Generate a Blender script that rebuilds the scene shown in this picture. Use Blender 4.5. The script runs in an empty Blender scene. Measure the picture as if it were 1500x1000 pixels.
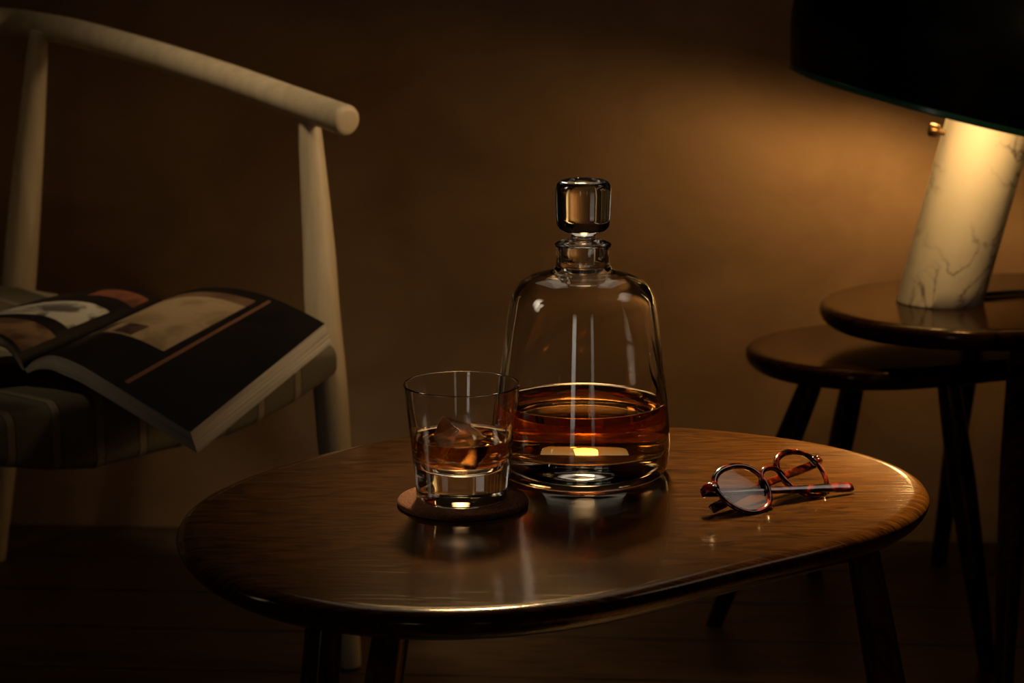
import bpy, bmesh, math, random
from mathutils import Vector, Matrix, noise

random.seed(7)
S = bpy.context.scene
COL = S.collection
R = math.radians

# ------------------------------------------------------------------ camera
FPX, PITCH, CAMH = 3460.0, R(11.7), 0.995
cam_d = bpy.data.cameras.new('camera')
cam = bpy.data.objects.new('camera', cam_d)
COL.objects.link(cam)
cam.location = (0, 0, CAMH)
cam.rotation_euler = (R(90) - PITCH, 0, 0)
cam_d.sensor_width = 36.0
cam_d.lens = FPX * 36.0 / 1500.0
cam_d.clip_start = 0.05
cam_d.dof.use_dof = True
cam_d.dof.focus_distance = 1.86
cam_d.dof.aperture_fstop = 12.0
S.camera = cam


def at(x, y, z=None, Y=None):
    """photo pixel -> point on the level z, or at the depth Y"""
    u, v = (x - 750.0) / FPX, -(y - 500.0) / FPX
    d = Vector((u, math.cos(PITCH) + v * math.sin(PITCH), -math.sin(PITCH) + v * math.cos(PITCH)))
    t = (z - CAMH) / d.z if z is not None else Y / d.y
    return Vector((0, 0, CAMH)) + d * t


# ------------------------------------------------------------------ world, lights, exposure
w = bpy.data.worlds.new('world')
S.world = w
w.use_nodes = True
w.node_tree.nodes['Background'].inputs[0].default_value = (1.0, 0.75, 0.5, 1)
w.node_tree.nodes['Background'].inputs[1].default_value = 0.0004


def area(name, loc, target, sx, sy, power, col, spread=180, shape='RECTANGLE'):
    l = bpy.data.lights.new(name, 'AREA')
    l.shape = shape
    l.size = sx
    l.size_y = sy
    l.energy = power
    l.color = col
    l.spread = R(spread)
    o = bpy.data.objects.new(name, l)
    COL.objects.link(o)
    o.location = loc
    o.rotation_euler = (Vector(target) - Vector(loc)).to_track_quat('-Z', 'Y').to_euler()
    return o


# warm light from high behind the table, added unseen fills around it, and a tall dim window behind the camera
area('key_light', (0.30, 2.95, 1.80), (0.37, 1.92, 0.5), 0.30, 0.30, 6.0, (1.0, 0.58, 0.18), 17, 'DISK')
area('back_light', (0.02, 3.15, 1.70), (0.02, 1.92, 0.58), 0.34, 0.34, 1.1, (1.0, 0.64, 0.30), 10, 'DISK')
area('back_panel', (0.05, 2.85, 1.72), (0.05, 1.90, 0.52), 1.0, 0.8, 0.30, (1.0, 0.84, 0.62), 70)  # unseen panel added to brighten the decanter's thick base
area('side_light', (1.9, 2.1, 1.45), (-0.52, 2.84, 0.62), 0.4, 0.4, 0.40, (1.0, 0.70, 0.38), 18)
area('chair_light', (-0.95, 2.10, 2.6), (-0.42, 2.84, 0.60), 0.4, 0.4, 0.50, (1.0, 0.79, 0.50), 18)
area('low_back_light', (0.0, 3.24, 1.28), (0.0, 1.88, 0.56), 0.50, 0.22, 0.014, (1.0, 0.58, 0.22), 15)  # added low panel that makes the whisky glow
area('right_light', (1.12, 2.06, 1.70), (0.15, 1.84, 0.55), 0.45, 0.45, 0.045, (1.0, 0.82, 0.66), 30)
area('left_light', (-1.25, 1.75, 1.25), (0.04, 1.88, 0.60), 0.30, 1.0, 0.22, (1.0, 0.82, 0.60), 24)  # side strip added out of view to brighten the glass edges
area('window_light', (-0.80, -1.6, 0.95), (0.06, 1.9, 0.6), 0.35, 1.6, 0.11, (1.0, 0.90, 0.76), 30)
area('window_light', (0.85, -1.6, 0.95), (0.06, 1.9, 0.6), 0.25, 1.6, 0.03, (1.0, 0.90, 0.76), 30)

S.view_settings.view_transform = 'Standard'
S.view_settings.look = 'None'
S.view_settings.exposure = 0.0
S.view_settings.gamma = 1.0
S.view_settings.use_curve_mapping = False
cy = S.cycles
cy.max_bounces = 24
cy.diffuse_bounces = 4
cy.glossy_bounces = 10
cy.transmission_bounces = 20
cy.transparent_max_bounces = 16
cy.volume_bounces = 0
cy.caustics_reflective = False
cy.caustics_refractive = True
cy.blur_glossy = 0.6
cy.sample_clamp_indirect = 6.0
cy.sample_clamp_direct = 0.0
cy.use_denoising = True
cy.use_adaptive_sampling = False


# ------------------------------------------------------------------ materials
def new_mat(name):
    m = bpy.data.materials.new(name)
    m.use_nodes = True
    return m, m.node_tree, m.node_tree.nodes['Principled BSDF']


def N(t, kind, **kw):
    n = t.nodes.new(kind)
    for k, v in kw.items():
        if k.startswith('i_'):
            n.inputs[k[2:].replace('_', ' ')].default_value = v
        else:
            setattr(n, k, v)
    return n


def ramp(t, src, stops):
    n = t.nodes.new('ShaderNodeValToRGB')
    e = n.color_ramp.elements
    while len(e) > 1:
        e.remove(e[-1])
    e[0].position, e[0].color = stops[0][0], (*stops[0][1], 1)
    for p, c in stops[1:]:
        x = e.new(p)
        x.color = (*c, 1)
    t.links.new(src, n.inputs[0])
    return n


def coords(t, scale=(1, 1, 1), rot=(0, 0, 0), kind='Object'):
    c = t.nodes.new('ShaderNodeTexCoord')
    m = t.nodes.new('ShaderNodeMapping')
    m.inputs['Scale'].default_value = scale
    m.inputs['Rotation'].default_value = rot
    t.links.new(c.outputs[kind], m.inputs[0])
    return m.outputs[0]


def bump(t, src, bsdf, strength, dist):
    b = t.nodes.new('ShaderNodeBump')
    b.inputs['Strength'].default_value = strength
    b.inputs['Distance'].default_value = dist
    t.links.new(src, b.inputs['Height'])
    t.links.new(b.outputs[0], bsdf.inputs['Normal'])
    return b


def wood(name, dark, light, pore, scale=1.0, rough=0.35, coat=0.0, bump_s=0.15, rot=(0, 0, 0), fine=1.0):
    m, t, b = new_mat(name)
    vec = coords(t, (2.2 * scale, 16 * scale, 2 * scale), rot)
    n1 = N(t, 'ShaderNodeTexNoise', i_Scale=1.6, i_Detail=3.0, i_Roughness=0.5)
    t.links.new(vec, n1.inputs['Vector'])
    # cathedral figure: contour lines of a smooth field
    mul = N(t, 'ShaderNodeMath', operation='MULTIPLY')
    mul.inputs[1].default_value = 14.0
    t.links.new(n1.outputs[0], mul.inputs[0])
    fr = N(t, 'ShaderNodeMath', operation='FRACT')
    t.links.new(mul.outputs[0], fr.inputs[0])
    fig = ramp(t, fr.outputs[0], [(0.0, dark), (0.10, tuple(0.5 * (a + b_) for a, b_ in zip(dark, light))), (0.30, light), (0.9, tuple(0.8 * a for a in light)), (1.0, dark)])
    # fine pores, long along the grain
    v2 = coords(t, (26 * scale * fine, 420 * scale * fine, 26 * scale * fine), rot)
    n2 = N(t, 'ShaderNodeTexNoise', i_Scale=1.0, i_Detail=2.0)
    t.links.new(v2, n2.inputs['Vector'])
    pm = ramp(t, n2.outputs[0], [(0.40, (1, 1, 1)), (0.52, (0, 0, 0))])
    mx = N(t, 'ShaderNodeMix', data_type='RGBA')
    t.links.new(pm.outputs[0], mx.inputs['Factor'])
    t.links.new(fig.outputs[0], mx.inputs[6])
    mx.inputs[7].default_value = (*pore, 1)
    t.links.new(mx.outputs[2], b.inputs['Base Color'])
    b.inputs['Roughness'].default_value = rough
    b.inputs['Coat Weight'].default_value = coat
    b.inputs['Coat Roughness'].default_value = 0.25
    ad = N(t, 'ShaderNodeMath', operation='MULTIPLY_ADD')
    t.links.new(n2.outputs[0], ad.inputs[0])
    ad.inputs[1].default_value = 0.7
    fl = ramp(t, fr.outputs[0], [(0.0, (0, 0, 0)), (0.15, (.5, .5, .5)), (1.0, (.5, .5, .5))])
    t.links.new(fl.outputs[0], ad.inputs[2])
    bump(t, ad.outputs[0], b, bump_s, 0.0008)
    return m


M_table = wood('dark_stained_oak', (0.006, 0.0024, 0.0008), (0.038, 0.016, 0.0038), (0.017, 0.007, 0.002), 1.0, 0.13, 0.0, 0.06, (0, 0, R(-8)))
M_table.node_tree.nodes['Principled BSDF'].inputs['Specular IOR Level'].default_value = 0.16
M_table.node_tree.nodes['Principled BSDF'].inputs['Specular Tint'].default_value = (1.0, 0.72, 0.45, 1)
M_ash, t, b = new_mat('soaped_ash')
n = N(t, 'ShaderNodeTexNoise', i_Scale=1.0, i_Detail=3.0)
t.links.new(coords(t, (70, 70, 5)), n.inputs['Vector'])
r = ramp(t, n.outputs[0], [(0.3, (0.42, 0.32, 0.20)), (0.7, (0.54, 0.43, 0.29))])
t.links.new(r.outputs[0], b.inputs['Base Color'])
b.inputs['Roughness'].default_value = 0.5
M_plank = wood('floor_oak', (0.055, 0.032, 0.017), (0.085, 0.052, 0.028), (0.040, 0.022, 0.012), 0.5, 0.45, 0.0, 0.1)

M_wall, t, b = new_mat('brown_plaster')
n = N(t, 'ShaderNodeTexNoise', i_Scale=3.5, i_Detail=6.0, i_Roughness=0.6, i_Distortion=0.6)
t.links.new(coords(t, (1, 1, 1.3)), n.inputs['Vector'])
r = ramp(t, n.outputs[0], [(0.3, (0.27, 0.16, 0.085)), (0.55, (0.38, 0.235, 0.125)), (0.75, (0.45, 0.285, 0.155))])
t.links.new(r.outputs[0], b.inputs['Base Color'])
b.inputs['Roughness'].default_value = 0.85
n2 = N(t, 'ShaderNodeTexNoise', i_Scale=40.0, i_Detail=3.0)
bump(t, n2.outputs[0], b, 0.15, 0.003)

M_marble, t, b = new_mat('white_marble')
vec = coords(t, (1, 1, 1))
n0 = N(t, 'ShaderNodeTexNoise', i_Scale=13.0, i_Detail=6.0, i_Distortion=1.6)
t.links.new(vec, n0.inputs['Vector'])
ab = N(t, 'ShaderNodeMath', operation='SUBTRACT')
ab.inputs[1].default_value = 0.5
t.links.new(n0.outputs[0], ab.inputs[0])
ab2 = N(t, 'ShaderNodeMath', operation='ABSOLUTE')
t.links.new(ab.outputs[0], ab2.inputs[0])
vein = ramp(t, ab2.outputs[0], [(0.0, (0.16, 0.14, 0.12)), (0.014, (0.66, 0.62, 0.55)), (0.05, (0.88, 0.84, 0.75))])
n1 = N(t, 'ShaderNodeTexNoise', i_Scale=6.0, i_Detail=2.0)
t.links.new(vec, n1.inputs['Vector'])
vm = ramp(t, n1.outputs[0], [(0.44, (0, 0, 0)), (0.55, (1, 1, 1))])
mx = N(t, 'ShaderNodeMix', data_type='RGBA')
t.links.new(vm.outputs[0], mx.inputs['Factor'])
mx.inputs[6].default_value = (0.88, 0.84, 0.75, 1)
t.links.new(vein.outputs[0], mx.inputs[7])
t.links.new(mx.outputs[2], b.inputs['Base Color'])
b.inputs['Roughness'].default_value = 0.22


def simple(name, col, rough=0.5, metal=0.0, coat=0.0):
    m, t, b = new_mat(name)
    b.inputs['Base Color'].default_value = (*col, 1)
    b.inputs['Roughness'].default_value = rough
    b.inputs['Metallic'].default_value = metal
    b.inputs['Coat Weight'].default_value = coat
    nz = N(t, 'ShaderNodeTexNoise', i_Scale=60.0, i_Detail=2.0)
    bump(t, nz.outputs[0], b, 0.02, 0.001)
    return m


M_black = simple('black_enamel', (0.004, 0.004, 0.0045), 0.45)
M_black.node_tree.nodes['Principled BSDF'].inputs['Specular IOR Level'].default_value = 0.12
M_shadein = simple('white_enamel_inside', (0.28, 0.26, 0.22), 0.5)
M_brass = simple('aged_brass', (0.20, 0.12, 0.05), 0.35, 1.0)
M_silver = simple('steel_hinge', (0.70, 0.66, 0.60), 0.25, 1.0)
M_cord = simple('black_cord', (0.006, 0.006, 0.006), 0.6)


def thin_glass(name, tint, edge=None):
    m = bpy.data.materials.new(name)
    m.use_nodes = True
    t = m.node_tree
    t.nodes.clear()
    o = N(t, 'ShaderNodeOutputMaterial')
    tr = N(t, 'ShaderNodeBsdfTransparent')
    tr.inputs[0].default_value = (*tint, 1)
    gl = N(t, 'ShaderNodeBsdfGlossy')
    gl.inputs['Roughness'].default_value = 0.02
    fr = N(t, 'ShaderNodeFresnel', i_IOR=1.5)
    mx = N(t, 'ShaderNodeMixShader')
    t.links.new(fr.outputs[0], mx.inputs[0])
    t.links.new(tr.outputs[0], mx.inputs[1])
    t.links.new(gl.outputs[0], mx.inputs[2])
    t.links.new(mx.outputs[0], o.inputs[0])
    return m


M_lens = thin_glass('spectacle_lens', (0.93, 0.92, 0.90))
M_disc = thin_glass('lamp_glass_disc', (0.96, 0.99, 0.97))
M_discedge = simple('green_glass_edge', (0.05, 0.20, 0.11), 0.2)

M_glass = bpy.data.materials.new('clear_crystal')
M_glass.use_nodes = True
t = M_glass.node_tree
t.nodes.clear()
o = N(t, 'ShaderNodeOutputMaterial')
g = N(t, 'ShaderNodeBsdfGlass')
g.inputs['Color'].default_value = (0.99, 0.99, 0.985, 1)
g.inputs['Roughness'].default_value = 0.0
g.inputs['IOR'].default_value = 1.50
t.links.new(g.outputs[0], o.inputs[0])


def liquid(name, density):
    m = bpy.data.materials.new(name)
    m.use_nodes = True
    t = m.node_tree
    t.nodes.clear()
    o = N(t, 'ShaderNodeOutputMaterial')
    g = N(t, 'ShaderNodeBsdfGlass')
    g.inputs['Color'].default_value = (1, 1, 1, 1)
    g.inputs['IOR'].default_value = 1.36
    g.inputs['Roughness'].default_value = 0.0
    v = N(t, 'ShaderNodeVolumeAbsorption')
    v.inputs['Color'].default_value = (0.93, 0.60, 0.03, 1)
    v.inputs['Density'].default_value = density
    t.links.new(g.outputs[0], o.inputs['Surface'])
    t.links.new(v.outputs[0], o.inputs['Volume'])
    return m


M_whisky = liquid('amber_whisky', 40.0)
M_whisky2 = liquid('amber_whisky_in_tumbler', 42.0)

M_ice = bpy.data.materials.new('clear_ice')
M_ice.use_nodes = True
t = M_ice.node_tree
t.nodes.clear()
o = N(t, 'ShaderNodeOutputMaterial')
g = N(t, 'ShaderNodeBsdfGlass')
g.inputs['Color'].default_value = (0.98, 0.97, 0.95, 1)
g.inputs['IOR'].default_value = 1.31
g.inputs['Roughness'].default_value = 0.0
nz = N(t, 'ShaderNodeTexNoise', i_Scale=90.0, i_Detail=3.0)
bp = N(t, 'ShaderNodeBump', i_Strength=0.10, i_Distance=0.002)
t.links.new(nz.outputs[0], bp.inputs['Height'])
t.links.new(bp.outputs[0], g.inputs['Normal'])
t.links.new(g.outputs[0], o.inputs[0])

M_felt, t, b = new_mat('brown_felt')
n = N(t, 'ShaderNodeTexNoise', i_Scale=900.0, i_Detail=4.0)
t.links.new(coords(t), n.inputs['Vector'])
r = ramp(t, n.outputs[0], [(0.3, (0.040, 0.016, 0.008)), (0.7, (0.15, 0.062, 0.032))])
t.links.new(r.outputs[0], b.inputs['Base Color'])
b.inputs['Roughness'].default_value = 0.95
b.inputs['Specular IOR Level'].default_value = 0.1
bump(t, n.outputs[0], b, 0.9, 0.001)

M_tort, t, b = new_mat('red_tortoiseshell')
n = N(t, 'ShaderNodeTexNoise', i_Scale=120.0, i_Detail=2.0, i_Distortion=0.8)
t.links.new(coords(t), n.inputs['Vector'])
r = ramp(t, n.outputs[0], [(0.42, (0.006, 0.002, 0.001)), (0.55, (0.10, 0.010, 0.004)), (0.70, (0.36, 0.045, 0.012))])
t.links.new(r.outputs[0], b.inputs['Base Color'])
b.inputs['Roughness'].default_value = 0.10
b.inputs['IOR'].default_value = 1.5
b.inputs['Transmission Weight'].default_value = 0.45
b.inputs['Coat Weight'].default_value = 0.5
b.inputs['Coat Roughness'].default_value = 0.03

M_fabric, t, b = new_mat('seat_canvas')
c = coords(t, (900, 900, 900))
wv = N(t, 'ShaderNodeTexNoise', i_Scale=1.0, i_Detail=1.0)
t.links.new(c, wv.inputs['Vector'])
r = ramp(t, wv.outputs[0], [(0.35, (0.075, 0.058, 0.032)), (0.65, (0.12, 0.095, 0.055))])
t.links.new(r.outputs[0], b.inputs['Base Color'])
b.inputs['Roughness'].default_value = 0.9
bump(t, wv.outputs[0], b, 0.5, 0.001)
M_stripe, t, b = new_mat('seat_stripe')
wv = N(t, 'ShaderNodeTexNoise', i_Scale=700.0, i_Detail=1.0)
r = ramp(t, wv.outputs[0], [(0.35, (0.15, 0.115, 0.075)), (0.65, (0.21, 0.165, 0.11))])
t.links.new(coords(t), wv.inputs['Vector'])
t.links.new(r.outputs[0], b.inputs['Base Color'])
b.inputs['Roughness'].default_value = 0.9

M_pages, t, b = new_mat('page_edges')
n = N(t, 'ShaderNodeTexNoise', i_Scale=1.0, i_Detail=2.0)
t.links.new(coords(t, (1.5, 34, 1), (0, 0, 0), 'UV'), n.inputs['Vector'])
r = ramp(t, n.outputs[0], [(0.35, (0.28, 0.23, 0.18)), (0.6, (0.70, 0.62, 0.52))])
t.links.new(r.outputs[0], b.inputs['Base Color'])
b.inputs['Roughness'].default_value = 0.8
bump(t, n.outputs[0], b, 0.6, 0.001)
M_cover = simple('dark_book_cover', (0.03, 0.022, 0.018), 0.5)


# ------------------------------------------------------------------ mesh helpers
def link(name, me, mat=None, parent=None, smooth=None, loc=None):
    me.name = name
    o = bpy.data.objects.new(name, me)
    COL.objects.link(o)
    if mat is not None and not me.materials:
        for m in (mat if isinstance(mat, (list, tuple)) else [mat]):
            me.materials.append(m)
    if smooth is not None:
        for p in me.polygons:
            p.use_smooth = True
        me.set_sharp_from_angle(angle=R(smooth))
    if parent is not None:
        o.parent = parent
    if loc is not None:
        o.location = loc
    return o


def pydata(verts, faces, fix=True):
    me = bpy.data.meshes.new('m')
    me.from_pydata([tuple(v) for v in verts], [], faces)
    if fix:
        bm = bmesh.new()
        bm.from_mesh(me)
        bmesh.ops.recalc_face_normals(bm, faces=bm.faces)
        bm.to_mesh(me)
        bm.free()
    me.update()
    return me


def empty(name, loc, rz=0):
    o = bpy.data.objects.new(name, None)
    o.empty_display_size = 0.05
    COL.objects.link(o)
    o.location = loc
    o.rotation_euler = (0, 0, rz)
    return o


def tag(o, label=None, cat=None, group=None, kind=None):
    for k, v in (('label', label), ('category', cat), ('group', group), ('kind', kind)):
        if v:
            o[k] = v
    return o


def catmull(pts, k=6):
    out = []
    P = [Vector(p) for p in pts]
    for i in range(len(P) - 1):
        p0, p1, p2 = P[max(i - 1, 0)], P[i], P[i + 1]
        p3 = P[min(i + 2, len(P) - 1)]
        for j in range(k):
            t = j / k
            out.append(0.5 * ((2 * p1) + (p2 - p0) * t + (2 * p0 - 5 * p1 + 4 * p2 - p3) * t * t + (3 * p1 - p0 - 3 * p2 + p3) * t ** 3))
    out.append(P[-1])
    return out


def lathe(profile, seg=96):
    """profile: (r, z) from axis to axis or closed loop end to end; r = 0 makes a pole"""
    vs, rings = [], []
    for r_, z in profile:
        if r_ < 1e-7:
            rings.append([len(vs)])
            vs.append((0, 0, z))
        else:
            rings.append(list(range(len(vs), len(vs) + seg)))
            vs += [(r_ * math.cos(2 * math.pi * i / seg), r_ * math.sin(2 * math.pi * i / seg), z) for i in range(seg)]
    fs = []
    for a, b_ in zip(rings, rings[1:]):
        for i in range(seg):
            j = (i + 1) % seg
            if len(a) == 1 and len(b_) == 1:
                break
            if len(a) == 1:
                fs.append((a[0], b_[i], b_[j]))
            elif len(b_) == 1:
                fs.append((a[i], a[j], b_[0]))
            else:
                fs.append((a[i], a[j], b_[j], b_[i]))
    return pydata(vs, fs)


def tube(path, radii, seg=24, cap=True, flat=None):
    """round bar along a path; rounded ends; flat = (a, b, up) makes an oval / strip section"""
    P = [Vector(p) for p in path]
    n = len(P)
    if isinstance(radii, (int, float)):
        radii = [radii] * n
    T = [(P[min(i + 1, n - 1)] - P[max(i - 1, 0)]).normalized() for i in range(n)]
    up = Vector(flat[2]) if flat else (Vector((0, 0, 1)) if abs(T[0].z) < 0.9 else Vector((1, 0, 0)))
    vs, rings = [], []
    x = (up - T[0] * up.dot(T[0])).normalized()
    secs = []
    for i in range(n):
        if flat:
            x = (up - T[i] * up.dot(T[i])).normalized()
        else:
            x = (x - T[i] * x.dot(T[i])).normalized()
        secs.append((P[i], x.copy(), T[i].cross(x), radii[i]))
    if cap:
        p, xa, ya, r_ = secs[0]
        cr_ = min(flat[0], flat[1]) if flat else 1.0
        e = [(p - T[0] * r_ * cr_ * 0.30 * math.sin(a), xa, ya, r_ * (1 - 0.38 * (1 - math.cos(a)))) for a in (R(90), R(60), R(30))]
        p, xb, yb, r2 = secs[-1]
        f = [(p + T[-1] * r2 * cr_ * 0.30 * math.sin(a), xb, yb, r2 * (1 - 0.38 * (1 - math.cos(a)))) for a in (R(30), R(60), R(90))]
        secs = e + secs + f
    for p, xx, yy, r_ in secs:
        rings.append(list(range(len(vs), len(vs) + seg)))
        for i in range(seg):
            a = 2 * math.pi * i / seg
            if flat:
                ca, sa = math.cos(a), math.sin(a)
                k = 0.35
                ca = math.copysign(abs(ca) ** k, ca)
                sa = math.copysign(abs(sa) ** k, sa)
                vs.append(p + xx * flat[0] * r_ * ca + yy * flat[1] * r_ * sa)
            else:
                vs.append(p + (xx * math.cos(a) + yy * math.sin(a)) * r_)
    fs = [(a[i], a[(i + 1) % seg], b_[(i + 1) % seg], b_[i]) for a, b_ in zip(rings, rings[1:]) for i in range(seg)]
    fs.append(tuple(rings[0]))
    fs.append(tuple(rings[-1]))
    return pydata(vs, fs)


def grid(rows, closed_u=False):
    """rows of equal length -> quads"""
    n, m = len(rows), len(rows[0])
    vs = [v for r_ in rows for v in r_]
    fs = []
    for i in range(n - 1):
        for j in range(m if closed_u else m - 1):
            k = (j + 1) % m
            fs.append((i * m + j, i * m + k, (i + 1) * m + k, (i + 1) * m + j))
    return vs, fs


def box(x0, x1, y0, y1, z0, z1, bev=0.0):
    bm = bmesh.new()
    bmesh.ops.create_cube(bm, size=1.0)
    for v in bm.verts:
        v.co = Vector(((x0 + x1) / 2 + v.co.x * (x1 - x0), (y0 + y1) / 2 + v.co.y * (y1 - y0), (z0 + z1) / 2 + v.co.z * (z1 - z0)))
    if bev:
        bmesh.ops.bevel(bm, geom=list(bm.edges), offset=bev, segments=2, profile=0.6, affect='EDGES')
    me = bpy.data.meshes.new('m')
    bm.to_mesh(me)
    bm.free()
    return me


# ------------------------------------------------------------------ the room
wl, wr = at(0, 766, z=0), at(1430, 793, z=0)
WYAW = math.atan2(wr.y - wl.y, wr.x - wl.x)
wc = (wl + wr) / 2
room = Matrix.Translation((wc.x, wc.y, 0)) @ Matrix.Rotation(WYAW, 4, 'Z')

wall = link('wall_back', box(-3.4, 3.4, 0.0, 0.12, -0.03, 2.7), M_wall)
wall.matrix_world = room
tag(wall, 'brown plaster wall behind the chair and the lamp', kind='structure')

floor = link('floor', box(-3.4, 3.4, -3.9, 0.0, -0.05, -0.018), simple('subfloor', (0.02, 0.014, 0.010), 0.9))
floor.matrix_world = room
tag(floor, 'dark oak board floor', kind='structure')
PW = 0.157
for i in range(24):
    cuts = [-3.4, -3.4 + random.uniform(0.6, 2.2), 0.9 + random.uniform(-0.2, 1.2), 3.4]
    if i < 6:
        cuts = [-3.4, -2.0 + 0.13 * i, 1.75 - 0.11 * i, 3.4]
    for x0, x1 in zip(cuts, cuts[1:]):
        p = link('floor_board', box(x0 + 0.0008, x1 - 0.0008, -(i + 1) * PW + 0.002, -i * PW - 0.002, -0.018, 0.0 - 0.0006 * random.random(), 0.0015), M_plank, floor)


# ------------------------------------------------------------------ pebble tables
COEF = [0.2708, -0.0099, 0.0221, 0.0111, 0.0356, 0.0088, 0.005, 0.0025, 0.0021, -0.0012, 0.0019]


def pebble(theta):
    r_ = COEF[0]
    for k in range(1, 6):
        r_ += COEF[2 * k - 1] * math.cos(k * theta) + COEF[2 * k] * math.sin(k * theta)
    return r_


def table_top(outline, th, seg=160):
    pts = [Vector((p[0], p[1], 0)) for p in outline]
    n = len(pts)
    nor = []
    for i in range(n):
        d = (pts[(i + 1) % n] - pts[i - 1]).normalized()
        nor.append(Vector((-d.y, d.x, 0)))          # inward for counter-clockwise order
    # (inset, z): underside chamfer, rounded nose, softly rounded top edge
    prof = [(0.060, -th), (0.022, -th), (0.016, -th + 0.0004), (0.0105, -th + 0.0022), (0.0055, -th + 0.0060), (0.0020, -th + 0.0105), (0.0003, -th + 0.0145),
            (0.0, -th + 0.0165), (0.0006, -0.0062), (0.0022, -0.0038), (0.0048, -0.0019), (0.0082, -0.0007), (0.0120, -0.0001), (0.016, 0.0)]
    rows = [[pts[i] + nor[i] * a + Vector((0, 0, z)) for i in range(n)] for a, z in prof]
    vs, fs = grid(rows, True)
    m = len(prof)
    fs.append(tuple(range(n)))
    fs.append(tuple(range((m - 1) * n, m * n)))
    return pydata(vs, fs)


def splay_leg(top, foot, r_top, r_mid, r_foot):
    """turned leg, thickest a third of the way down"""
    top, foot = Vector(top), Vector(foot)
    prof = [(0, r_top), (0.15, r_top * 0.4 + r_mid * 0.6), (0.35, r_mid), (0.6, r_mid * 0.6 + r_foot * 0.4), (0.85, r_foot * 1.08), (1, r_foot)]
    ts = [i / 16 for i in range(17)]
    path, rad = [], []
    for s in ts:
        for (a, ra), (b_, rb) in zip(prof, prof[1:]):
            if a <= s <= b_:
                f = (s - a) / (b_ - a)
                rr = ra + (rb - ra) * f
                break
        path.append(top.lerp(foot, s))
        rad.append(rr)
    n = len(path)
    d = (foot - top).normalized()
    x = d.orthogonal().normalized()
    y = d.cross(x)
    rows = [[path[i] + (x * math.cos(a) + y * math.sin(a)) * rad[i] for a in [2 * math.pi * k / 24 for k in range(24)]] for i in range(n)]
    for v in rows[-1]:
        v.z = foot.z
    vs, fs = grid(rows, True)
    fs += [tuple(range(24)), tuple(range((n - 1) * 24, n * 24))]
    return pydata(vs, fs)


def make_table(name, label, centre, height, outline, legs, th=0.024, leg_r=(0.013, 0.0165, 0.0115), group=None):
    root = empty(name, (centre[0], centre[1], 0))
    tag(root, label, 'table', group)
    top = link('tabletop', table_top(outline, th), M_table, root, 35, (0, 0, height))
    for (tx, ty), (fx, fy) in legs:
        lo = link('leg', splay_leg((tx - centre[0], ty - centre[1], height - th + 0.004), (fx - centre[0], fy - centre[1], 0.0), *leg_r), M_table, root, 40)
    return root


TZ = 0.500
tc = (0.035, 1.76)
main_outline = [(pebble(a) * math.cos(a), pebble(a) * math.sin(a)) for a in [2 * math.pi * i / 160 for i in range(160)]]


legs = []
a = at(472, 955, z=0.46); b2 = at(474, 1000, z=0.425)
legs.append(((a.x, a.y + 0.030), (a.x - 0.040, a.y - 0.015)))
a = at(577, 955, z=0.455)
legs.append(((a.x - 0.000, a.y + 0.10), (a.x - 0.075, a.y + 0.20)))
a = at(1292, 815, z=0.475)
legs.append(((a.x - 0.012, a.y + 0.03), (a.x + 0.085, a.y + 0.03)))
main_table = make_table('pebble_table', 'dark oak pebble-shaped coffee table holding the decanter', tc, TZ, main_outline, legs, 0.024, (0.0125, 0.0155, 0.011))


def nest_outline(ax, ay, rot, n=128):
    out = []
    for i in range(n):
        a = 2 * math.pi * i / n
        r_ = pebble(a + rot) / 0.29
        out.append((ax * r_ * math.cos(a), ay * r_ * math.sin(a)))
    return out


LZ, UZ = 0.385, 0.440
lc = (0.512, 2.925)
fl = at(1046, 914, z=0)
lower_legs = [((0.390, 2.93), (fl.x, fl.y)), ((0.455, 3.02), (0.425, 3.19)), ((0.535, 2.83), (at(1447, 979, z=0).x, at(1447, 979, z=0).y))]
make_table('nest_table', 'low dark pebble table tucked halfway under a taller one', lc, LZ, nest_outline(0.215, 0.185, 0.2), lower_legs, 0.028, (0.0135, 0.0175, 0.011))
uc = (0.668, 2.925)
upper_legs = [((0.612, 2.782), (0.578, 2.640)), ((0.62, 3.105), (0.61, 3.245)), ((0.85, 2.93), (0.93, 2.93))]
make_table('nest_table', 'taller dark pebble table with the marble lamp standing on it', uc, UZ, nest_outline(0.275, 0.235, 0.35), upper_legs, 0.028, (0.0135, 0.0175, 0.011))


# ------------------------------------------------------------------ table lamp
lb = at(1376, 441, z=UZ)
lamp = empty('table_lamp', (lb.x, lb.y, UZ))
tag(lamp, 'table lamp with slanted white marble base and domed black shade', 'lamp')
TILT = R(13.6)
ax = Vector((math.sin(TILT), 0, math.cos(TILT)))
bx = Vector((math.cos(TILT), 0, -math.sin(TILT)))
by = Vector((0, 1, 0))
BR, LEN = 0.0535, 0.236
rows = []
for k in range(12):
    s = k / 11
    row = []
    for i in range(64):
        a = 2 * math.pi * i / 64
        off = bx * math.cos(a) * BR + by * math.sin(a) * BR
        lo = -off.z / ax.z + 0.0015              # cut level at the foot
        row.append(off + ax * (lo + (LEN - lo) * s))
    rows.append(row)
inner = [[v - (v - ax * v.dot(ax)) * 0.02 for v in rows[0]]]
for v in inner[0]:
    v.z = 0.0
vs, fs = grid(inner + rows, True)
fs += [tuple(range(64)), tuple(range(12 * 64, 13 * 64))]
link('marble_base', pydata(vs, fs), M_marble, lamp, 40)

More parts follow.
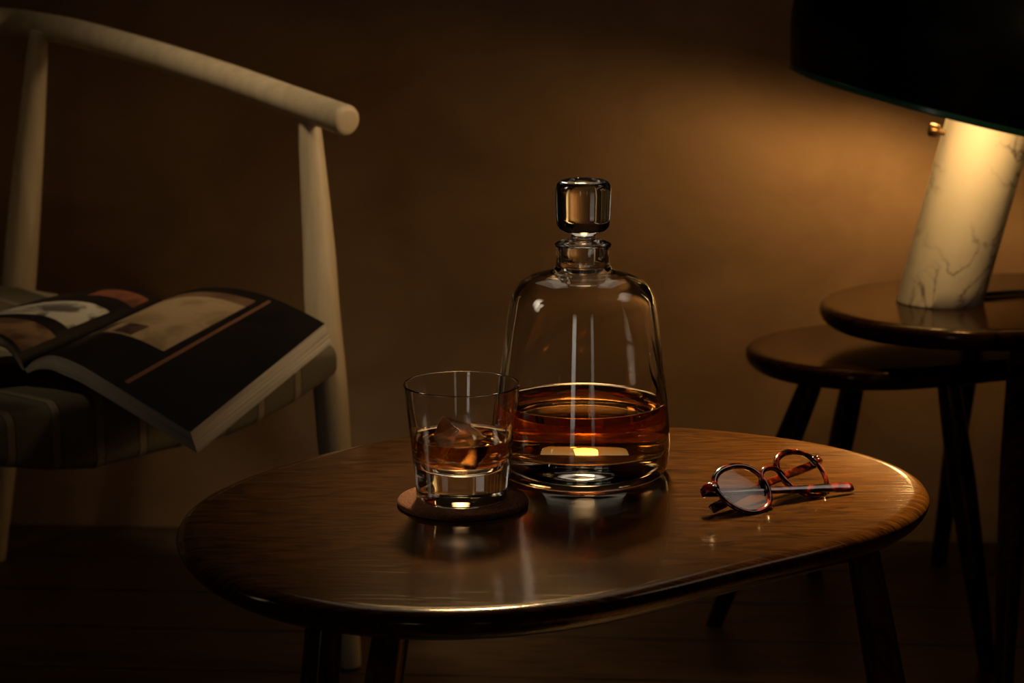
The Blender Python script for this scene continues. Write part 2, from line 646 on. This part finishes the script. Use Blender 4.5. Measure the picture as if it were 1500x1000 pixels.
rimc = ax * 0.244 - bx * 0.066
tilt_m = Matrix.Translation(rimc) @ Matrix.Rotation(TILT, 4, 'Y')
outer = catmull([(0.1925, 0.0, 0), (0.199, 0.025, 0), (0.207, 0.06, 0), (0.207, 0.095, 0), (0.195, 0.13, 0), (0.165, 0.168, 0), (0.11, 0.196, 0), (0.05, 0.207, 0), (0.0, 0.209, 0)], 5)
inn = [(max(p.x - 0.004, 0), p.y - (0.003 if p.y > 0.1 else 0)) for p in outer]
prof = [(max(p.x, 0), p.y) for p in outer]
me = lathe(prof, 96)
sh = link('lamp_shade', me, M_black, lamp, 60)
sh.matrix_local = tilt_m
lin = link('shade_lining', lathe([(0.1925, 0.0)] + inn, 96), M_shadein, sh, 60)
dz = [(0.0, -0.0065), (0.188, -0.0065), (0.1905, -0.0045)]
disc = link('glass_disc', lathe([(0, -0.007), (0.1900, -0.007)], 96), M_disc, lamp, 30)
disc.matrix_local = tilt_m
edge = link('disc_edge', lathe([(0.1895, -0.0075), (0.1925, -0.0075), (0.1935, -0.0060), (0.1935, -0.0012), (0.1925, 0.0), (0.1895, 0.0), (0.1895, -0.0075)], 96), M_discedge, disc, 30)
edge['label'] = 'green glass edge'
# bulb and its holder under the dome
M_bulb = bpy.data.materials.new('warm_bulb')
M_bulb.use_nodes = True
t = M_bulb.node_tree
t.nodes.clear()
o = N(t, 'ShaderNodeOutputMaterial')
e = N(t, 'ShaderNodeEmission')
e.inputs[0].default_value = (1.0, 0.56, 0.20, 1)
e.inputs[1].default_value = 80.0
t.links.new(e.outputs[0], o.inputs[0])
def bulb_at(x, y, z, scale):
    bulb = link('bulb', lathe([(0.022 * math.sin(math.pi * i / 12), -0.022 * math.cos(math.pi * i / 12)) for i in range(13)], 24), M_bulb, lamp, 60)
    bulb.matrix_local = tilt_m @ Matrix.Translation((x, y, z)) @ Matrix.Scale(scale, 4)
    sock = link('bulb_socket', lathe([(0, 0), (0.012, 0), (0.013, 0.005), (0.013, 0.07), (0.010, 0.075), (0.0, 0.075)], 24), M_brass, lamp, 40)
    sock.matrix_local = tilt_m @ Matrix.Translation((x, y, z + 0.021 * scale))


bulb_at(0.0, 0.060, 0.030, 1.0)
bulb_at(0.0, -0.160, 0.026, 1.02)  # second bulb and socket, added under the shade to brighten the marble
# unseen spot added beside the rear bulb to brighten the wall behind
sl = bpy.data.lights.new('added_wall_spot', 'SPOT')
sl.energy = 6.3
sl.color = (1.0, 0.56, 0.20)
sl.spot_size = R(140)
sl.spot_blend = 1.0
sl.shadow_soft_size = 0.02
so = bpy.data.objects.new('added_wall_spot', sl)
COL.objects.link(so)
so.parent = lamp
sp0 = tilt_m @ Vector((0.0, 0.098, 0.026))
so.location = sp0
so.rotation_euler = Vector((0.08, 0.40, 0.02)).to_track_quat('-Z', 'Y').to_euler()
# brass dimmer knob on the side of the base
kb = link('dimmer_knob', lathe([(0, 0), (0.0035, 0), (0.0035, 0.010), (0.0075, 0.0105), (0.0082, 0.012), (0.0082, 0.021), (0.0072, 0.0225), (0, 0.0225)], 32), M_brass, lamp, 35)
kb.matrix_local = Matrix.Translation(ax * 0.207 - bx * 0.0500 + by * -0.006) @ Matrix.Rotation(TILT, 4, 'Y') @ Matrix.Rotation(R(-90), 4, 'Y')
cp = [Vector((0.048, 0.02, 0.0035)), Vector((0.08, 0.035, 0.0035)), Vector((0.13, 0.05, 0.0035)), Vector((0.20, 0.055, 0.0035)), Vector((0.28, 0.045, 0.0035)), Vector((0.36, 0.06, 0.0035))]
link('power_cord', tube(catmull(cp, 6), 0.0033, 12), M_cord, lamp, 60)


# ------------------------------------------------------------------ decanter
DB = at(852, 691, z=TZ)
dec = empty('whisky_decanter', (DB.x, DB.y, TZ))
tag(dec, 'clear glass decanter half filled with amber whisky, round stopper in its neck', 'decanter')
dec.scale = (1, 1, 0.978)
c = 0.01
out_p = [(6.25, 0.0), (6.55, 0.12), (6.85, 0.5), (7.08, 1.2), (7.17, 2.2), (7.15, 3.4), (7.00, 5.2), (6.80, 7.2), (6.56, 9.4), (6.30, 11.6), (6.03, 13.6), (5.82, 14.7),
         (5.45, 15.55), (4.90, 16.15), (4.1, 16.58), (3.2, 16.85), (2.55, 17.05), (2.25, 17.40), (2.14, 17.95), (2.14, 18.5), (2.22, 19.0), (2.27, 19.25)]
in_p = [(2.12, 19.35), (1.95, 19.25), (1.82, 18.6), (1.80, 17.6), (1.95, 16.85), (2.6, 16.55), (3.5, 16.30), (4.4, 15.85), (5.0, 15.3), (5.40, 14.5), (5.62, 13.4), (5.90, 11.5), (6.17, 9.3),
        (6.41, 7.2), (6.58, 5.2), (6.63, 3.9), (6.60, 3.0), (6.48, 2.55), (6.2, 2.32), (5.7, 2.26), (3.0, 2.25), (0.0, 2.25)]
pout = [(p.x * c, p.y * c) for p in catmull([(a, b_, 0) for a, b_ in out_p], 4)]
pin = [(max(p.x, 0) * c, p.y * c) for p in catmull([(a, b_, 0) for a, b_ in in_p], 4)]
link('decanter_glass', lathe([(0.0, 0.0008), (0.045, 0.0008), (0.058, 0.0)] + pout + pin, 128), M_glass, dec, 50)
LQ = 0.0610
ov = 0.00035
liq = [(0.0, LQ)]
pr = [(r_ + ov, z) for r_, z in pin if z < LQ - 0.0006]
rl = pr[0][0]
liq = [(0.0, LQ), (rl - 0.006, LQ), (rl - 0.002, LQ + 0.0003), (rl + 0.0001, LQ + 0.0012)] + [(r_, z - (ov if r_ < 0.06 else 0)) for r_, z in pr[:-1]] + [(0.0, pr[-1][1] - ov)]
wk = link('whisky', lathe(liq, 128), M_whisky, dec, 50)
wk['label'] = 'amber whisky'
st_p = [(0.0, 24.55), (1.2, 24.55), (1.75, 24.48), (2.08, 24.25), (2.22, 23.85), (2.24, 23.3), (2.20, 22.0), (2.16, 21.1), (2.02, 20.65), (1.70, 20.35), (1.25, 20.18), (1.02, 20.02), (0.97, 19.85),
        (1.00, 19.70), (1.10, 19.62), (1.40, 19.56), (1.85, 19.48), (1.93, 19.40), (1.80, 19.28), (1.765, 18.6), (1.74, 17.5), (1.68, 17.0), (1.50, 16.75), (1.2, 16.68), (0.0, 16.66)]
link('stopper', lathe([(max(p.x, 0) * c, p.y * c) for p in catmull([(a, b_, 0) for a, b_ in st_p], 4)], 96), M_glass, dec, 50)

# ------------------------------------------------------------------ coaster, tumbler, ice
CB = at(678, 738, z=TZ)
CT = 0.0052
coaster = link('coaster', lathe([(0, 0), (0.0485, 0), (0.0502, 0.0006), (0.0507, 0.0020), (0.0507, CT - 0.0018), (0.0500, CT - 0.0005), (0.0485, CT), (0.0, CT)], 96), M_felt, None, 50, (CB.x, CB.y, TZ))
tag(coaster, 'round dark brown felt coaster under the whisky tumbler', 'coaster')

TB = at(677, 728, z=TZ + CT)
tum = empty('whisky_tumbler', (TB.x, TB.y, TZ + CT))
tag(tum, 'short clear glass tumbler with whisky standing on the felt coaster', 'tumbler')
t_out = [(3.30, 0.0), (3.46, 0.10), (3.55, 0.35), (3.62, 1.2), (3.76, 2.6), (3.96, 4.6), (4.22, 6.8), (4.46, 8.7), (4.50, 8.98)]
t_in = [(4.44, 9.06), (4.36, 8.98), (4.30, 8.6), (4.07, 6.8), (3.79, 4.8), (3.65, 4.1), (3.38, 3.45), (2.92, 2.92), (2.2, 2.50), (1.2, 2.24), (0.0, 2.15)]
tout = [(p.x * c, p.y * c) for p in catmull([(a, b_, 0) for a, b_ in t_out], 4)]
tin = [(max(p.x, 0) * c, p.y * c) for p in catmull([(a, b_, 0) for a, b_ in t_in], 5)]
link('tumbler_glass', lathe([(0, 0.0022), (0.014, 0.0018), (0.024, 0.0009), (0.030, 0.0)] + tout + tin, 112), M_glass, tum, 50)
LT = 0.0482
pr = [(r_ + ov, z) for r_, z in tin if z < LT - 0.0006]
rl = pr[0][0]
liq = [(0.0, LT), (rl - 0.006, LT), (rl - 0.002, LT + 0.0003), (rl + 0.0001, LT + 0.0011)] + [(r_, z - (ov if r_ < 0.03 else 0)) for r_, z in pr[:-1]] + [(0.0, pr[-1][1] - ov)]
wk = link('whisky', lathe(liq, 112), M_whisky2, tum, 50)
wk['label'] = 'amber whisky around the ice'

bm = bmesh.new()
bmesh.ops.create_cube(bm, size=0.028)
bmesh.ops.bevel(bm, geom=list(bm.edges), offset=0.0011, segments=2, profile=0.6, affect='EDGES')
bmesh.ops.subdivide_edges(bm, edges=[e_ for e_ in bm.edges if e_.calc_length() > 0.01], cuts=5, use_grid_fill=True)
for v in bm.verts:
    v.co += v.normal * 0.0004 * noise.noise(v.co * 70) + v.co * 0.05 * noise.noise(v.co * 30 + Vector((3, 1, 0)))
me = bpy.data.meshes.new('ice')
bm.to_mesh(me)
bm.free()
ice = link('ice_cube', me, M_ice, None, 35)
ice.matrix_world = Matrix.Translation((TB.x - 0.0035, TB.y - 0.001, TZ + CT + 0.0436)) @ Matrix.Rotation(R(25), 4, 'Y') @ Matrix.Rotation(R(32), 4, 'Z')
tag(ice, 'clear ice cube poking out of the whisky in the tumbler', 'ice cube')

# ------------------------------------------------------------------ eyeglasses
gx = Vector((0.74, 0.67, 0.0)).normalized()
gn = Vector((0.67 * 0.656, -0.74 * 0.656, 0.755)).normalized()
gy = gn.cross(gx).normalized()
lc_px = at(1090, 714, z=TZ + 0.0165)
mid = lc_px + gx * 0.0345
glasses = empty('eyeglasses', (mid.x, mid.y, TZ))
tag(glasses, 'folded eyeglasses with round red tortoiseshell frame lying on the dark table', 'eyeglasses')
G = Matrix((gx, gy, gn)).transposed().to_4x4()
G.translation = Vector((0, 0, mid.z - TZ))


def panto(a, s, k):
    """outline of one lens opening, s = -1 left, +1 right; k = offset"""
    rx, ry = 0.0222 + k, 0.0205 + k
    x, y = math.cos(a), math.sin(a)
    px = rx * math.copysign(abs(x) ** 0.92, x)
    py = ry * math.copysign(abs(y) ** 0.92, y)
    if py > 0:
        py *= 0.94
    px *= 1.0 + 0.10 * py / 0.02          # wider at the brow
    return Vector((s * 0.0345 + px, py, 0))


def curve_z(x):
    return -0.9 * x * x                    # gentle wrap of the front


rim_mat = M_tort
for s in (-1, 1):
    n = 64
    rows = []
    for i in range(n):
        a = 2 * math.pi * i / n
        ctr = panto(a, s, 0.0019)
        nrm = (panto(a, s, 0.004) - panto(a, s, 0)).normalized()
        wd = 0.0021 + (0.0006 if math.sin(a) > 0.2 else 0)
        row = []
        for j in range(10):
            b_ = 2 * math.pi * j / 10
            p = ctr + nrm * wd * math.cos(b_) + Vector((0, 0, 0.0019 * math.sin(b_)))
            p.z += curve_z(ctr.x)
            row.append(p)
        rows.append(row)
    vs, fs = grid(rows + [rows[0]], True)
    me = pydata(vs, fs)
    bm = bmesh.new(); bm.from_mesh(me); bmesh.ops.remove_doubles(bm, verts=bm.verts, dist=1e-6); bm.to_mesh(me); bm.free()
    rim = link('rim', me, rim_mat, glasses, 60)
    rim.matrix_local = G
    # lens: a thin curved disc
    vs = [Vector((s * 0.0345, 0, curve_z(s * 0.0345) + 0.0006))]
    fs = []
    for q, k in enumerate((0.33, 0.66, 1.0)):
        for i in range(n):
            p = panto(2 * math.pi * i / n, s, 0.0006) - Vector((s * 0.0345, 0, 0))
            p = p * k + Vector((s * 0.0345, 0, 0))
            p.z = curve_z(p.x) + 0.0006 - 0.0006 * k * k
            vs.append(p)
    for i in range(n):
        j = (i + 1) % n
        fs.append((0, 1 + i, 1 + j))
        for q in range(2):
            fs.append((1 + q * n + i, 1 + (q + 1) * n + i, 1 + (q + 1) * n + j, 1 + q * n + j))
    ln = link('lens', pydata(vs, fs), M_lens, glasses, 60)
    ln.matrix_local = G
    # end piece with two steel rivets, nose pad
    ep = link('end_piece', tube([Vector((s * 0.0565, 0.0085, curve_z(0.0565))), Vector((s * 0.0615, 0.0095, curve_z(0.06))), Vector((s * 0.0655, 0.0098, curve_z(0.065) - 0.001)), Vector((s * 0.0672, 0.0098, curve_z(0.067) - 0.004))], [1.0, 1.0, 1.0, 0.9], 16, True, (0.0034, 0.0022, (0, 1, 0))), rim_mat, glasses, 50)
    ep.matrix_local = G
    for q in (-0.0012, 0.0012):
        rv = link('rivet', lathe([(0, 0.0006), (0.0005, 0.0005), (0.0008, 0.0), (0.0, 0.0)], 10), M_silver, ep, 60)
        rv.matrix_local = Matrix.Translation((s * 0.0615, 0.0095 + q, curve_z(0.0615) + 0.0021))
    npd = link('nose_pad', tube([Vector((s * 0.0125, 0.0035, -0.001)), Vector((s * 0.0130, -0.001, -0.0035)), Vector((s * 0.0150, -0.0060, -0.004)), Vector((s * 0.0172, -0.0095, -0.002))], [0.0016, 0.0022, 0.0022, 0.0014], 10), rim_mat, glasses, 60)
    npd.matrix_local = G
bp_ = [Vector((-0.0125, 0.0015, -0.0004)), Vector((-0.0100, 0.0068, 0.0004)), Vector((-0.0055, 0.0098, 0.001)), Vector((0, 0.0106, 0.0012)), Vector((0.0055, 0.0098, 0.001)), Vector((0.0100, 0.0068, 0.0004)), Vector((0.0125, 0.0015, -0.0004))]
br = link('bridge', tube(catmull(bp_, 4), 0.0022, 12), rim_mat, glasses, 60)
br.matrix_local = G
base = Vector((mid.x, mid.y, TZ))


def temple(s, tip_px, tip_z, lift):
    h = G @ Vector((s * 0.0662, 0.0098, curve_z(0.066) - 0.0065))
    tip = at(*tip_px, z=TZ + tip_z) - base
    d = tip - h
    pts = [h + d * f for f in (0, 0.12, 0.25, 0.4, 0.55, 0.68, 0.8, 0.9, 1.0)]
    for i, f in enumerate((0, 0.12, 0.25, 0.4, 0.55, 0.68, 0.8, 0.9, 1.0)):
        pts[i] += Vector((0, 0, lift * math.sin(math.pi * f)))
    rad = [0.95, 0.95, 0.85, 0.8, 0.8, 0.85, 0.95, 1.05, 0.95]
    tm = link('temple', tube(catmull(pts, 3), [rad[min(i // 3, 8)] for i in range(25)], 16, True, (0.0036, 0.0018, gy)), rim_mat, glasses, 50)
    hg = link('hinge', box(-0.0035, 0.0035, -0.0018, 0.0018, -0.0022, 0.0022, 0.0004), M_silver, tm)
    hg.matrix_local = Matrix.Translation(h + d * 0.03 + gn * 0.0008) @ Matrix((d.normalized(), gy, d.normalized().cross(gy))).transposed().to_4x4()
    return tm


temple(-1, (1248, 713), 0.0045, 0.000)
temple(1, (1043, 745), 0.0045, 0.001)

# ------------------------------------------------------------------ armchair
FRt = at(452, 170, Y=2.86)
FRf = at(514, 978, z=0)
BRt = at(57, 44, Y=3.20)
BRf = Vector((-0.740, 3.255, 0))
fwd = Vector((FRt.x - BRt.x, FRt.y - BRt.y, 0)).normalized()
side = Vector((-fwd.y, fwd.x, 0))                 # towards the chair's visible end
if side.x < 0:
    side = -side
WID = 0.60


def mirror(p):
    """reflect across the chair's middle plane"""
    mid_p = FRt - side * WID / 2
    d = (Vector(p) - mid_p).dot(side)
    return Vector(p) - side * 2 * d


origin = (FRf + mirror(FRf) + BRf + mirror(BRf)) / 4
origin.z = 0
chair = empty('armchair', origin)
tag(chair, 'pale ash armchair with a curved round back rail and woven canvas seat', 'chair')


def cl(p):
    return Vector(p) - origin


rail_px = [(506, 176, 2.795), (470, 163, 2.835), (432, 149.5, 2.88), (380, 131, 2.935), (324, 111.5, 2.99), (270, 94, 3.04), (216, 77.5, 3.09), (160, 61.5, 3.14), (108, 48, 3.185), (55, 38, 3.225), (0, 31, 3.25)]
rp = [at(x, y, Y=Y) for x, y, Y in rail_px]
mp = FRt - side * WID / 2
# carry the arc on round the back to the middle, then mirror
last = rp[-1]
dl = (last - mp).dot(side)
bk = (last - mp).dot(-fwd)
ext = []
for f in (0.3, 0.6, 0.85):
    sd = dl * (1 - f)
    q = mp + side * sd - fwd * (bk + 0.055 * math.sin(f * math.pi / 2))
    q.z = last.z + 0.008 * f
    ext.append(q)
half = rp + ext
full = half + [mirror(p) for p in reversed(half)]
path = catmull([cl(p) for p in full], 5)
link('back_rail', tube(path, 0.0188, 28), M_ash, chair, 60)


def leg_obj(name, stations):
    """stations: (point, radius)"""
    P = [s[0] for s in stations]
    rr = catmull([(s[1], 0, 0) for s in stations], 5)
    return link(name, tube(catmull(P, 5), [v.x for v in rr], 24), M_ash, chair, 60)


def front_leg(mir):
    px = [(453, 172, 0.0125), (456, 215, 0.0150), (467, 360, 0.0196), (472, 450, 0.0213), (483, 560, 0.0212), (491, 670, 0.0200), (503, 830, 0.0160), (514, 976, 0.0128)]
    st = []
    for x, y, r_ in px:
        f = (y - 172) / (976 - 172)
        Yv = FRt.y + (FRf.y - FRt.y) * f
        p = at(x, y, Y=Yv)
        p.z = max(p.z, 0.004)
        st.append((cl(mirror(p) if mir else p), r_))
    return leg_obj('leg', st)


def back_leg(mir):
    a = at(57, 48, Y=3.205)
    st = []
    for f, r_ in ((0, 0.0125), (0.08, 0.0155), (0.3, 0.0215), (0.5, 0.0240), (0.65, 0.0225), (0.85, 0.0165), (1.0, 0.0135)):
        p = a.lerp(BRf, f)
        p.z = max(p.z, 0.0045)
        st.append((cl(mirror(p) if mir else p), r_))
    return leg_obj('leg', st)


for m_ in (False, True):
    front_leg(m_)
    back_leg(m_)

# seat: corners on the leg axes, the front edge dips and thickens towards its middle
SFR = at(480, 522, Y=2.815)
SFL = mirror(SFR)
SBR = Vector((at(57, 48, Y=3.205).lerp(BRf, 0.5).x, at(57, 48, Y=3.205).lerp(BRf, 0.5).y, 0.395))
SBL = mirror(SBR)


def seat_strip(t0, t1, lift, nseg):
    rows = []
    for i in range(nseg + 1):
        s = t0 + (t1 - t0) * i / nseg
        e = 1 - (2 * s - 1) ** 2
        f = SFL.lerp(SFR, s)
        k = SBL.lerp(SBR, s)
        dv = (k - f)
        dv.z = 0
        L = dv.length
        dv.normalize()
        ztop, th = 0.412 + 0.006 * e, 0.034 + 0.052 * min(1, e * 1.15)
        zr = ztop
        row = []
        rr = th / 2
        fr_ = [(L, ztop - 0.004), (L * 0.75, ztop - 0.016), (L * 0.5, ztop - 0.018), (L * 0.25, ztop - 0.010), (0.06, ztop - 0.001)]
        for q, z in fr_:
            row.append(f + dv * q + Vector((0, 0, z - f.z + lift)))
        cr = 0.014
        for a in (90, 65, 40, 15, 0):
            row.append(f + dv * (cr - 0.028 - (cr + lift) * math.cos(R(a))) + Vector((0, 0, ztop - cr + (cr + lift) * math.sin(R(a)) - f.z)))
        for a in (0, -20, -45, -70, -90):
            row.append(f + dv * (cr - 0.028 - (cr + lift) * math.cos(R(a))) + Vector((0, 0, ztop - th + cr + (cr + lift) * math.sin(R(a)) - f.z)))
        row.append(f + dv * 0.03 + Vector((0, 0, ztop - th - lift - f.z)))
        row.append(f + dv * 0.05 + Vector((0, 0, ztop - 0.03 - lift - f.z)))
        row.append(f + dv * L * 0.5 + Vector((0, 0, ztop - 0.034 - lift - f.z)))
        row.append(f + dv * L + Vector((0, 0, ztop - 0.034 - lift - f.z)))
        rows.append([cl(p) for p in row])
    vs, fs = grid(rows, True)
    m = len(rows[0])
    fs += [tuple(range(m)), tuple(range(nseg * m, (nseg + 1) * m))]
    return pydata(vs, fs)


NS = 9
t_edges = [0.02 + 0.96 * i / NS for i in range(NS + 1)]
for i in range(NS):
    link('canvas_panel', seat_strip(t_edges[i] + (0.0 if i == 0 else 0.0012), t_edges[i + 1] - 0.0012, 0.0, 6), M_fabric, chair, 50)
    if i:
        link('canvas_stripe', seat_strip(t_edges[i] - 0.020, t_edges[i] - 0.002, 0.0008, 2), M_stripe, chair, 50)
for a, b_ in ((SBR, SBL), (SFR, SBR), (SFL, SBL)):
    a2, b3 = Vector(a), Vector(b_)
    a2.z = b3.z = 0.392
    link('seat_rail', tube([cl(a2), cl(a2.lerp(b3, 0.5)), cl(b3)], [0.011, 0.014, 0.011], 16), M_ash, chair, 60)
# back spindles between the back legs
for f in (0.16, 0.39, 0.61, 0.84):
    lo = SBR.lerp(SBL, f)
    lo.z = 0.40
    ra = BRt.lerp(mirror(BRt), f)
    hi = min((p for p in [origin + q for q in path]), key=lambda p: abs((p - ra).dot(side)) + (10 if (p - mp).dot(fwd) > -0.2 else 0))
    link('spindle', tube([cl(lo), cl(lo.lerp(hi, 0.5)), cl(hi)], [0.008, 0.0095, 0.008], 14), M_ash, chair, 60)


# ------------------------------------------------------------------ open book on the seat
def page_mat(name, layers, ground):
    """flat print: list of (u0, u1, v0, v1, colour a, colour b, noise scale)"""
    m, t, b = new_mat(name)
    c_ = t.nodes.new('ShaderNodeTexCoord')
    sp = t.nodes.new('ShaderNodeSeparateXYZ')
    t.links.new(c_.outputs['UV'], sp.inputs[0])
    cur = None
    for (u0, u1, v0, v1, ca, cb, sc) in layers:
        def gt(src, val, op):
            q = N(t, 'ShaderNodeMath', operation=op)
            t.links.new(src, q.inputs[0])
            q.inputs[1].default_value = val
            return q.outputs[0]
        parts = [gt(sp.outputs[0], u0, 'GREATER_THAN'), gt(sp.outputs[0], u1, 'LESS_THAN'), gt(sp.outputs[1], v0, 'GREATER_THAN'), gt(sp.outputs[1], v1, 'LESS_THAN')]
        k = parts[0]
        for q in parts[1:]:
            mm = N(t, 'ShaderNodeMath', operation='MULTIPLY')
            t.links.new(k, mm.inputs[0])
            t.links.new(q, mm.inputs[1])
            k = mm.outputs[0]
        nz = N(t, 'ShaderNodeTexNoise', i_Scale=sc, i_Detail=4.0, i_Distortion=0.5)
        t.links.new(c_.outputs['UV'], nz.inputs['Vector'])
        rp_ = ramp(t, nz.outputs[0], [(0.38, ca), (0.52, cb)])
        mx = N(t, 'ShaderNodeMix', data_type='RGBA')
        t.links.new(k, mx.inputs['Factor'])
        if cur is None:
            mx.inputs[6].default_value = (*ground, 1)
        else:
            t.links.new(cur, mx.inputs[6])
        t.links.new(rp_.outputs[0], mx.inputs[7])
        cur = mx.outputs[2]
    t.links.new(cur, b.inputs['Base Color'])
    b.inputs['Roughness'].default_value = 0.5
    b.inputs['Specular IOR Level'].default_value = 0.15
    return m


M_right = page_mat('right_page_print', [
    (0.0, 1.0, 0.0, 1.0, (0.004, 0.0025, 0.002), (0.007, 0.004, 0.003), 3.0),
    (0.14, 0.66, 0.33, 0.93, (0.17, 0.11, 0.055), (0.25, 0.17, 0.09), 7.0),
    (0.14, 0.66, 0.86, 0.93, (0.07, 0.035, 0.02), (0.11, 0.06, 0.03), 6.0),
    (0.10, 0.30, 0.33, 0.50, (0.03, 0.016, 0.010), (0.10, 0.05, 0.03), 9.0),
    (0.36, 0.48, 0.34, 0.46, (0.02, 0.010, 0.008), (0.06, 0.03, 0.02), 8.0),
    (0.695, 0.712, 0.05, 0.97, (0.10, 0.045, 0.022), (0.14, 0.06, 0.03), 5.0)], (0.02, 0.014, 0.01))
M_left = page_mat('left_page_print', [
    (0.0, 1.0, 0.0, 1.0, (0.004, 0.0025, 0.002), (0.008, 0.0045, 0.003), 3.0),
    (0.14, 0.62, 0.36, 0.66, (0.06, 0.05, 0.04), (0.28, 0.25, 0.20), 7.0),
    (0.12, 0.70, 0.03, 0.26, (0.05, 0.026, 0.012), (0.14, 0.08, 0.04), 4.0),
    (0.10, 0.40, 0.80, 0.93, (0.04, 0.016, 0.010), (0.11, 0.035, 0.018), 6.0)], (0.02, 0.014, 0.01))

# page surface given by its near edge and far edge, in photo pixels with a depth that runs evenly from spine to fore edge
near_r = [at(36, 541, Y=2.545), at(52, 527, Y=2.535), at(78, 521, Y=2.520), at(112, 532, Y=2.50), at(160, 560, Y=2.465), at(220, 597, Y=2.415), at(279, 633, Y=2.365)]
far_r = [at(240, 442, Y=2.80), at(262, 430, Y=2.795), at(300, 422, Y=2.775), at(345, 423, Y=2.75), at(392, 434, Y=2.72), at(436, 453, Y=2.68), at(476, 474, Y=2.64)]
sp_n, sp_f = near_r[0], far_r[0]
spine_dir = (sp_f - sp_n).normalized()
lft = Vector((-0.80, -0.18, 0)).normalized()
near_l = [sp_n, sp_n + lft * 0.012 + Vector((0, 0, 0.026)), sp_n + lft * 0.035 + Vector((0, 0, 0.042)), sp_n + lft * 0.08 + Vector((0, 0, 0.048)), sp_n + lft * 0.14 + Vector((0, 0, 0.038)), sp_n + lft * 0.20 + Vector((0, 0, 0.020)), sp_n + lft * 0.255 + Vector((0, 0, 0.004))]
far_l = [sp_f, sp_f + lft * 0.015 + Vector((0, 0, 0.012)), sp_f + lft * 0.045 + Vector((0, 0, 0.020)), sp_f + lft * 0.09 + Vector((0, 0, 0.018)), sp_f + lft * 0.15 + Vector((0, 0, 0.008)), sp_f + lft * 0.21 + Vector((0, 0, -0.010)), sp_f + lft * 0.262 + Vector((0, 0, -0.028))]
borig = Vector((sp_n.x, sp_n.y, 0.42))
book = empty('open_book', borig)
tag(book, 'thick open picture book with dark pages sliding off the chair seat', 'book')


def half_book(near, far, mat, thick, sgn):
    A, B = catmull(near, 4), catmull(far, 4)
    n = len(A)
    nv = 8
    rows = [[A[i].lerp(B[i], j / nv) - borig for i in range(n)] for j in range(nv + 1)]
    # surface normals
    nor = []
    for j in range(nv + 1):
        rn = []
        for i in range(n):
            du = rows[j][min(i + 1, n - 1)] - rows[j][max(i - 1, 0)]
            dv = rows[min(j + 1, nv)][i] - rows[max(j - 1, 0)][i]
            q = du.cross(dv).normalized()
            rn.append(q if q.z > 0 else -q)
        nor.append(rn)
    # top printed leaf
    vs, fs = grid([[rows[j][i] + nor[j][i] * 0.0004 for i in range(n)] for j in range(nv + 1)])
    me = pydata(vs, fs)
    uv = me.uv_layers.new(name='UVMap')
    for lp in me.loops:
        k = lp.vertex_index
        uv.data[lp.index].uv = ((k % n) / (n - 1), (k // n) / nv)
    leaf = link('printed_page', me, mat, book, 60)
    # page block below it, thinner at the spine
    def th(i):
        s = i / (n - 1)
        return thick * (0.25 + 0.75 * min(1, s * 2.5))
    top = rows
    def low(j, i, f):
        p = rows[j][i] - nor[j][i] * th(i) * f
        return p
    vs, fs, uvs = [], [], []
    def wall_(seq_top, seq_low, v0=0.0):
        k0 = len(vs)
        m = len(seq_top)
        for q in range(m):
            vs.append(seq_top[q]); uvs.append((q / (m - 1), 1))
        for q in range(m):
            vs.append(seq_low[q]); uvs.append((q / (m - 1), 0))
        for q in range(m - 1):
            fs.append((k0 + q, k0 + q + 1, k0 + m + q + 1, k0 + m + q))
    skew = (rows[0][-1] - rows[0][-2]).normalized() * 0.010
    sk = lambda i: skew * (max(0, (i / (n - 1) - 0.7)) / 0.3)
    wall_(top[0], [low(0, i, 1) + sk(i) for i in range(n)])
    wall_(top[nv], [low(nv, i, 1) + sk(i) for i in range(n)])
    wall_([top[j][n - 1] for j in range(nv + 1)], [low(j, n - 1, 1) + sk(n - 1) for j in range(nv + 1)])
    k0 = len(vs)
    for j in range(nv + 1):
        for i in range(n):
            vs.append(low(j, i, 1) + sk(i)); uvs.append((i / n, 0))
    for j in range(nv):
        for i in range(n - 1):
            fs.append((k0 + j * n + i, k0 + j * n + i + 1, k0 + (j + 1) * n + i + 1, k0 + (j + 1) * n + i))
    k0 = len(vs)
    for j in range(nv + 1):
        for i in range(n):
            vs.append(top[j][i]); uvs.append((i / n, 1))
    for j in range(nv):
        for i in range(n - 1):
            fs.append((k0 + j * n + i, k0 + j * n + i + 1, k0 + (j + 1) * n + i + 1, k0 + (j + 1) * n + i))
    me = pydata(vs, fs)
    uv = me.uv_layers.new(name='UVMap')
    for lp in me.loops:
        uv.data[lp.index].uv = uvs[lp.vertex_index]
    link('page_block', me, M_pages, book, 30)
    # cover board under the block
    cv = []
    for f0, f1 in ((1.02, 1.02), (1.16, 1.16)):
        cv.append([[rows[j][i] - nor[j][i] * th(i) * f0 + sk(i) * 1.15 for i in range(n)] for j in range(nv + 1)])
    v1, f1_ = grid(cv[0])
    v2, f2_ = grid(cv[1])
    k = len(v1)
    fs = f1_ + [tuple(x + k for x in f) for f in f2_]
    m = n
    border = [(0 * m + i) for i in range(m)] + [(j * m + m - 1) for j in range(1, nv + 1)] + [(nv * m + i) for i in range(m - 2, -1, -1)] + [j * m for j in range(nv - 1, 0, -1)]
    for a, b_ in zip(border, border[1:] + border[:1]):
        fs.append((a, b_, b_ + k, a + k))
    link('cover_board', pydata(v1 + v2, fs), M_pages if sgn > 0 else M_cover, book, 30)


half_book(near_r, far_r, M_right, 0.017, 1)
half_book(near_l, far_l, M_left, 0.012, -1)
